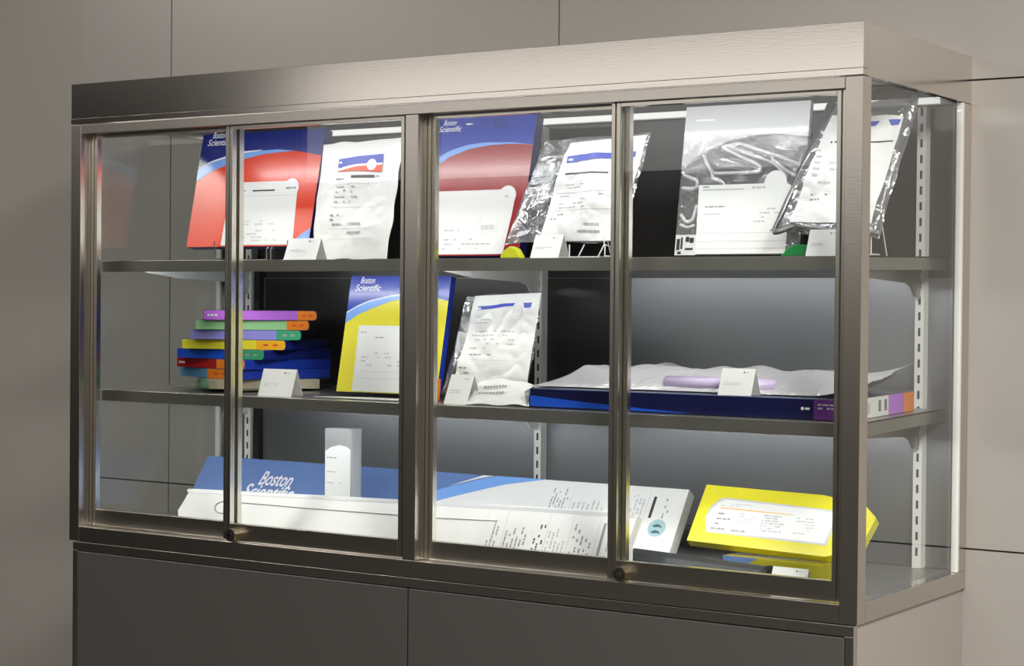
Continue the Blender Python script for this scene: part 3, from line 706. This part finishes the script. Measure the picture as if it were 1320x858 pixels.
# white pouch end lying in front, with foil corner
t = thing('flat_pouch', 'white pouch end with grey print lying beside the crumpled pouch', 'package', (1.095, .155, s2(.155)+.001), 0, 0, 0, 'sealed pouches')
b = MB(); vs = []; n = 12
for j in range(n+1):
    for i in range(n+1):
        s_, t_ = i/n, j/n
        vs.append((-.085+.150*s_-.02*t_, -.045+.08*t_, .002+.040*t_*(1-.25*s_)+.012*math.sin(s_*3)*t_+.004*smooth_noise(s_, t_, 4, 3)))
b.add(vs, [(j*(n+1)+i, j*(n+1)+i+1, (j+1)*(n+1)+i+1, (j+1)*(n+1)+i) for j in range(n) for i in range(n)], M['tyvek']); o = b.build('pouch', t, smooth=True)
b = MB(); R = random.Random(7)
for (s0_, s1_, t0_) in ((.15, .5, .62), (.12, .52, .36)):
    k = s0_
    while k < s1_:
        vs = []
        for ss, tt in ((k, t0_), (k+.03, t0_), (k+.03, t0_+.09), (k, t0_+.09)):
            vs.append((-.085+.150*ss-.02*tt, -.045+.08*tt-.0005, .0045+.040*tt*(1-.25*ss)+.012*math.sin(ss*3)*tt+.004*smooth_noise(ss, tt, 4, 3)))
        b.add(vs, [(0, 1, 2, 3)], M['grey_ink']); k += .042 + R.random()*.015
b.build('printed_code', o)
b = MB(); vs = []
for i in range(9):
    a_ = i/8
    vs += [(.062+.006*math.sin(a_*7), -.045+.10*a_, .001), (.045+.010*math.sin(a_*9), -.03+.085*a_, .030+.010*math.sin(a_*5))]
    vs += [(.068+.004*math.sin(a_*11), -.04+.10*a_, .003)]
b.add(vs, [(3*i, 3*i+1, 3*i+4, 3*i+3) for i in range(8)] + [(3*i+1, 3*i+2, 3*i+5, 3*i+4) for i in range(8)], M['foil']); b.build('foil_corner', o)
# long navy carton
t = thing('long_carton', 'long flat navy carton with a purple end lying on the lower shelf', 'package', (1.157, .12, s2(.12)+.0008), 0, 0, 0); t.rotation_euler = (TILT, 0, 0)
L_, Dp, Hh = .673, .306, .0375
b = MB(); b.box(0, L_, 0, Dp, 0, Hh, M['darknavy']); o = b.build('body', t, bevel=.001)
b = MB(); b.flat([(0.001, .003), (.36, .002), (.24, .008), (.12, .015), (0.001, .024)], .0004, M['royal']); b.flat([(.0, .0368), (L_, .0368), (L_, .0375), (.0, .0375)], .0004, M['paleblue'])
b.rect(.605, L_-.0005, .001, .0365, .0005, M['purple']); lines(b, .613, .652, .018, .031, 2, .0008, M['greycard'], 77, .95, .45)
b.disc(.583, .020, .003, .0006, M['white_ink']); b.rect(.588, .597, .018, .022, .0006, M['white_ink']); b.build('front_print', o)
b = MB(); x = L_+.0004
def yz(y0, y1, z0, z1, mat, dx=0): b.add([(x+dx, y0, z0), (x+dx, y1, z0), (x+dx, y1, z1), (x+dx, y0, z1)], [(0, 1, 2, 3)], mat)
yz(.001, .180, .0005, Hh-.0005, M['label']); yz(.180, .255, .0005, Hh-.0005, M['violet']); yz(.255, Dp-.001, .0005, Hh-.0005, M['tab_orange'])
R = random.Random(5)
for yy in (.132, .160):
    for k in range(5): yz(yy, yy+.012, .010+k*.0042, .0130+k*.0042, M['ink'], .0003)
for yy in (.02, .05, .08): yz(yy, yy+.012, .008, .028, M['pale_ink'], .0003)
b.build('end_print', o)
# long clear pouch on top of it
t = thing('long_pouch', 'long lilac-tinged clear pouch lying on the long navy carton', 'package', (1.157, .12, s2(.12)+.0008+Hh+.0006), 0, 0, 0); t.rotation_euler = (TILT, 0, 0)
b = MB(); nx, ny = 60, 14
def lp(s_, t_):
    e_ = min(1, 8*min(s_, 1-s_))*math.sin(PI*min(1, max(0, t_)))**.5 if 0 < t_ < 1 else 0
    lift = .055*max(0, (s_-.86)/.14)**1.3
    lx = -.03+.715*s_ + .006*smooth_noise(t_, 0, 5, 2)
    return (lx, 0.046+.236*t_+.004*smooth_noise(s_, t_, 12, 2), 0.0015 + .036*e_*(.85+.25*smooth_noise(s_*6, t_, 2, 8)) + .016*e_*abs(smooth_noise(s_*9, t_*14, 1, 6)) + .010*e_*abs(smooth_noise(s_*5+t_*4, t_*9, 1, 16)) + lift*(.4+.6*t_))
vs = [lp(i/nx, j/ny) for j in range(ny+1) for i in range(nx+1)]
b.add(vs, [(j*(nx+1)+i, j*(nx+1)+i+1, (j+1)*(nx+1)+i+1, (j+1)*(nx+1)+i) for j in range(ny) for i in range(nx)], M['film_lilac'])
b.build('film', t, smooth=True)
b = MB(); vs = []
for j in range(7):
    for i in range(41):
        x_, y_, z_ = lp(.02+.96*i/40, .30+.62*j/6); vs.append((x_, y_, z_*.82))
b.add(vs, [(j*41+i, j*41+i+1, (j+1)*41+i+1, (j+1)*41+i) for j in range(6) for i in range(40)], M['tyvek']); b.build('white_tray', t, smooth=True)
b = MB(); b.tube([(.27, .064, .0155), (.38, .062, .016), (.50, .064, .0155)], .013, M['reflection_lilac']); b.build('lilac_reflection', t, smooth=True)  # lilac bar under the film, painting the reflection of the purple carton
tent(1.601, .124, s2(.12)+Hh+.0016, .068, .049, 'white tent card standing on the long navy carton', .38, 0, 6)

# ------------------------------------------------------------------ case floor
FZ = .0355
# long blue and white carton
t = thing('long_carton', 'very long pale blue and white carton propped at the back of the case floor', 'package', (.76, .27, .05), 0, .6, 0)
b = MB(); b.box(-.668, .628, .0, .028, .0, .150, M['whitecard']); o = b.build('body', t, bevel=.001)
a = MB(); st = [(-.6675, .06), (-.3, .07), (.0, .10), (.0214, .1049), (.1262, .1393), (.17, .1499)]
sb = [(-.6675, .0), (-.3, .02), (-.05, .055), (.0323, .0786), (.1113, .1056), (.1898, .1303), (.2439, .1426), (.29, .1499)]
a.flat([(-.6675, .0005), (-.10, .0005), (-.02, .086), (.06, .122), (.13, .1499), (-.6675, .1499)], .0003, M['paleblue'])
a.strip([(-.12, .03), (-.03, .080), (.0214, .1049), (.1262, .1393), (.17, .1499)], [(-.10, .001), (-.02, .050), (.0323, .0786), (.1113, .1056), (.1898, .1303), (.29, .1499)], .0006, M['sky'])
a.strip([(-.12, .035), (-.03, .084), (.0214, .1079), (.1262, .1423), (.16, .1499)], [(-.12, .03), (-.03, .080), (.0214, .1049), (.1262, .1393), (.17, .1499)], .0008, M['paleblue'])
a.text('Boston', -.478, .084, .052, .0006, M['white_ink'], width=.098, shear=.35, bold=.016); a.text('Scientific', -.512, .050, .050, .0006, M['white_ink'], width=.150, shear=.35, bold=.016)
a.build('artwork', o)
a = MB(); a.rect(.300, .62, .012, .143, .0004, M['label'])
vlines(a, .315, .36, .05, .135, 6, .0007, M['grey_ink'], 70); vlines(a, .37, .45, .05, .13, 7, .0007, M['pale_ink'], 71); vlines(a, .49, .54, .045, .13, 6, .0007, M['pale_ink'], 72)
for u in (.365, .463, .475, .545): a.rect(u, u+.0008, .02, .14, .0007, M['pale_ink'])
a.rect(.5560, .5625, .079, .128, .0008, M['ink']); vlines(a, .583, .60, .08, .13, 2, .0008, M['grey_ink'], 74)
a.disc(.583, .0575, .0200, .0007, M['pale_ink']); a.disc(.583, .0575, .0188, .0009, M['teal_ink'])
for dv in (.0035, -.0060):
    a.flat([(.583+(p_-.583)*1.25, .0575+(q_-.0590)*1.35+dv*1.45) for p_, q_ in ((.574, .0575), (.577, .0605), (.583, .0622), (.589, .0600), (.593, .0562), (.586, .0572), (.580, .0562))], .0011, M['dark_teal'])
a.build('roundel', o); a = MB(); a.rect(.30, .62, .026, .0266, .0007, M['pale_ink'])
a.build('label', o)
# long white pack
t = thing('long_pouch', 'long white sealed pack with printed label, lowest along the front of the case floor', 'package', (.78, .1, .0365), 0, .5, 0)
b = MB()
b.prism([(-.570, .008), (-.556, .030), (-.562, .040), (-.556, .060), (-.548, .092), (-.56, .0955), (-.10, .1075), (.12, .1125), (.5456, .1215), (.6015, .1190), (.598, .06), (.612, .004), (.2, .002)], 1, .0, .022, M['tyvek'])
o = b.build('body', t, bevel=.002)
a = MB(); a.strip([(-.556, .093), (.12, .1115), (.598, .1185)], [(-.552, .086), (.12, .1035), (.598, .110)], .0006, M['greycard'])
hook = [(-.418, .048), (-.428, .043), (-.443, .044), (-.456, .052), (-.456, .064), (-.440, .0715), (-.40, .0720), (-.2, .0725), (.1363, .0757), (.2878, .0806)]
a.tube([(u, -.0008, v) for u, v in rounded(hook, .006)], .0008, M['grey_ink'], 6)
a.rect(.27, .59, .006, .108, .0004, M['label'])
vlines(a, .275, .31, .012, .085, 4, .0008, M['grey_ink'], 80); vlines(a, .315, .37, .01, .08, 6, .0008, M['grey_ink'], 81); vlines(a, .375, .41, .02, .095, 4, .0008, M['ink'], 82, .4)
vlines(a, .415, .46, .01, .09, 5, .0008, M['pale_ink'], 83); vlines(a, .47, .52, .01, .10, 5, .0008, M['grey_ink'], 84, .5); a.rect(.535, .541, .015, .095, .0009, M['grey_ink']); vlines(a, .55, .585, .01, .10, 4, .0008, M['pale_ink'], 85)
for u in (.312, .412, .465, .526): a.rect(u, u+.0008, .008, .105, .0008, M['pale_ink'])
a.build('label', o)
# acrylic box on end
t = thing('clear_box', 'small upright clear box with a white label standing behind the long white pack', 'package', (.600, .215, FZ), 0, 0, 0)
b = MB(); b.box(-.0375, .0375, 0, .036, 0, .232, M['acrylic_hazy']); o = b.build('body', t, bevel=.002)
b = MB(); b.flat([(-.035, .002), (.035, .002), (.035, .188), (.025, .194), (.005, .197), (-.018, .192), (-.035, .182)], .0006, M['label']); b.box(-.0345, .0345, .003, .034, .003, .188, M['whitecard'])
lines(b, -.03, .03, .165, .172, 1, .0008, M['grey_ink'], 90); lines(b, -.03, .02, .11, .15, 5, .0008, M['pale_ink'], 91, .5); b.build('label', o)
# yellow carton with window
t = thing('carton', 'yellow carton with rounded label window tilted at the right of the case floor', 'package', (1.63, .2, .078), 0, .7, 0, 'folder-sized cartons')
b = MB(); b.prism([(-.1735, .150), (-.1711, .018), (.1181, .008), (.180, .030), (.1928, .102), (.1639, .128), (.0778, .144)], 1, 0, .02, M['yellow']); o = b.build('body', t, bevel=.001)
a = MB(); wq = [(-.136, .114), (-.1478, .095), (-.150, .075), (-.1373, .040), (.115, .032), (.120, .108), (.0876, .112), (-.125, .122)]
a.flat(wq, .0005, M['greycard']); a.flat([(u*.96-.001, .078+(v-.078)*.9) for u, v in wq], .0007, M['label'])
a.strip([(-.125, .099), (-.05, .0965), (.03, .094)], [(-.125, .0965), (-.05, .094), (.03, .0925)], .0010, M['gold_ink'])
lines(a, -.125, -.05, .1, .11, 2, .0010, M['pale_ink'], 95); lines(a, -.125, -.09, .055, .09, 3, .0010, M['grey_ink'], 96); lines(a, -.08, -.04, .06, .09, 5, .0010, M['pale_ink'], 97); lines(a, -.03, .03, .05, .09, 7, .0010, M['pale_ink'], 98, .9, .6); lines(a, .04, .09, .05, .09, 6, .0010, M['pale_ink'], 99, .6); barcode(a, -.13, -.10, .047, .052, .0010, 11, M['ink']); barcode(a, -.085, -.055, .045, .050, .0010, 12, M['ink'])
a.build('label', o)
# olive carton lying under it
t = thing('flat_carton', 'olive yellow carton with blue corner lying under the tilted yellow carton', 'package', (1.66, .19, FZ), -.05, 0, 0)
b = MB(); b.box(-.115, .095, 0, .12, 0, .036, M['shaded']); o = b.build('body', t, bevel=.001)  # yellow carton, its shade put into the body colour
a = MB(); a.flat([(-.115, .036), (-.115, .016), (-.09, .018), (-.06, .026), (-.04, .036)], .0004, M['paleblue'])
a.build('artwork', o)
# dark tray
t = thing('plastic_tube', 'dark grey plastic tube lying in front of the long blue carton', 'tube', (1.50, .150, FZ), -.22, 0, 0)
b = MB(); pr = [(.0, 0), (.045, 0), (.050, .012), (.044, .026), (.024, .033), (.006, .026), (-.004, .012)]
b.prism(pr, 0, -.165, .165, M['rod']); b.build('body', t, bevel=.003)
b = MB(); b.prism([(u*1.04-.001, v*1.04) for u, v in pr], 0, .165, .178, M['black']); b.build('end_cap', t, bevel=.001)
tent(1.722, .102, .0358, .070, .036, 'white tent card on the case floor before the olive carton', .40, 0, 7)

# ------------------------------------------------------------------ camera, world, view
cam = bpy.data.cameras.new('camera'); co = bpy.data.objects.new('camera', cam); C.objects.link(co)
yaw, pitch, roll, fpx = .5833, -.0153, .0093, 2415.7
cp, sp = math.cos(pitch), math.sin(pitch)
fw = Vector((-math.sin(yaw)*cp, math.cos(yaw)*cp, sp)); r = Vector((math.cos(yaw), math.sin(yaw), 0)); u = r.cross(fw)
r2 = r*math.cos(roll) + u*math.sin(roll); u2 = -r*math.sin(roll) + u*math.cos(roll)
co.matrix_world = Matrix(((r2.x, u2.x, -fw.x, 3.1558), (r2.y, u2.y, -fw.y, -2.9754), (r2.z, u2.z, -fw.z, .5416), (0, 0, 0, 1)))
cam.sensor_fit = 'HORIZONTAL'; cam.sensor_width = 36; cam.lens = 36*fpx/1320; cam.clip_start = .05; cam.clip_end = 50
bpy.context.scene.camera = co
wd = bpy.data.worlds.new('world'); wd.use_nodes = True; bpy.context.scene.world = wd
wd.node_tree.nodes['Background'].inputs[0].default_value = (.5, .47, .43, 1); wd.node_tree.nodes['Background'].inputs[1].default_value = .3
sc = bpy.context.scene
sc.view_settings.view_transform = 'Standard'; sc.view_settings.look = 'None'; sc.view_settings.gamma = 1; sc.view_settings.use_curve_mapping = False
sc.view_settings.exposure = 0.
sc.cycles.use_denoising = True
sc.cycles.max_bounces = 10; sc.cycles.transparent_max_bounces = 24; sc.cycles.glossy_bounces = 6
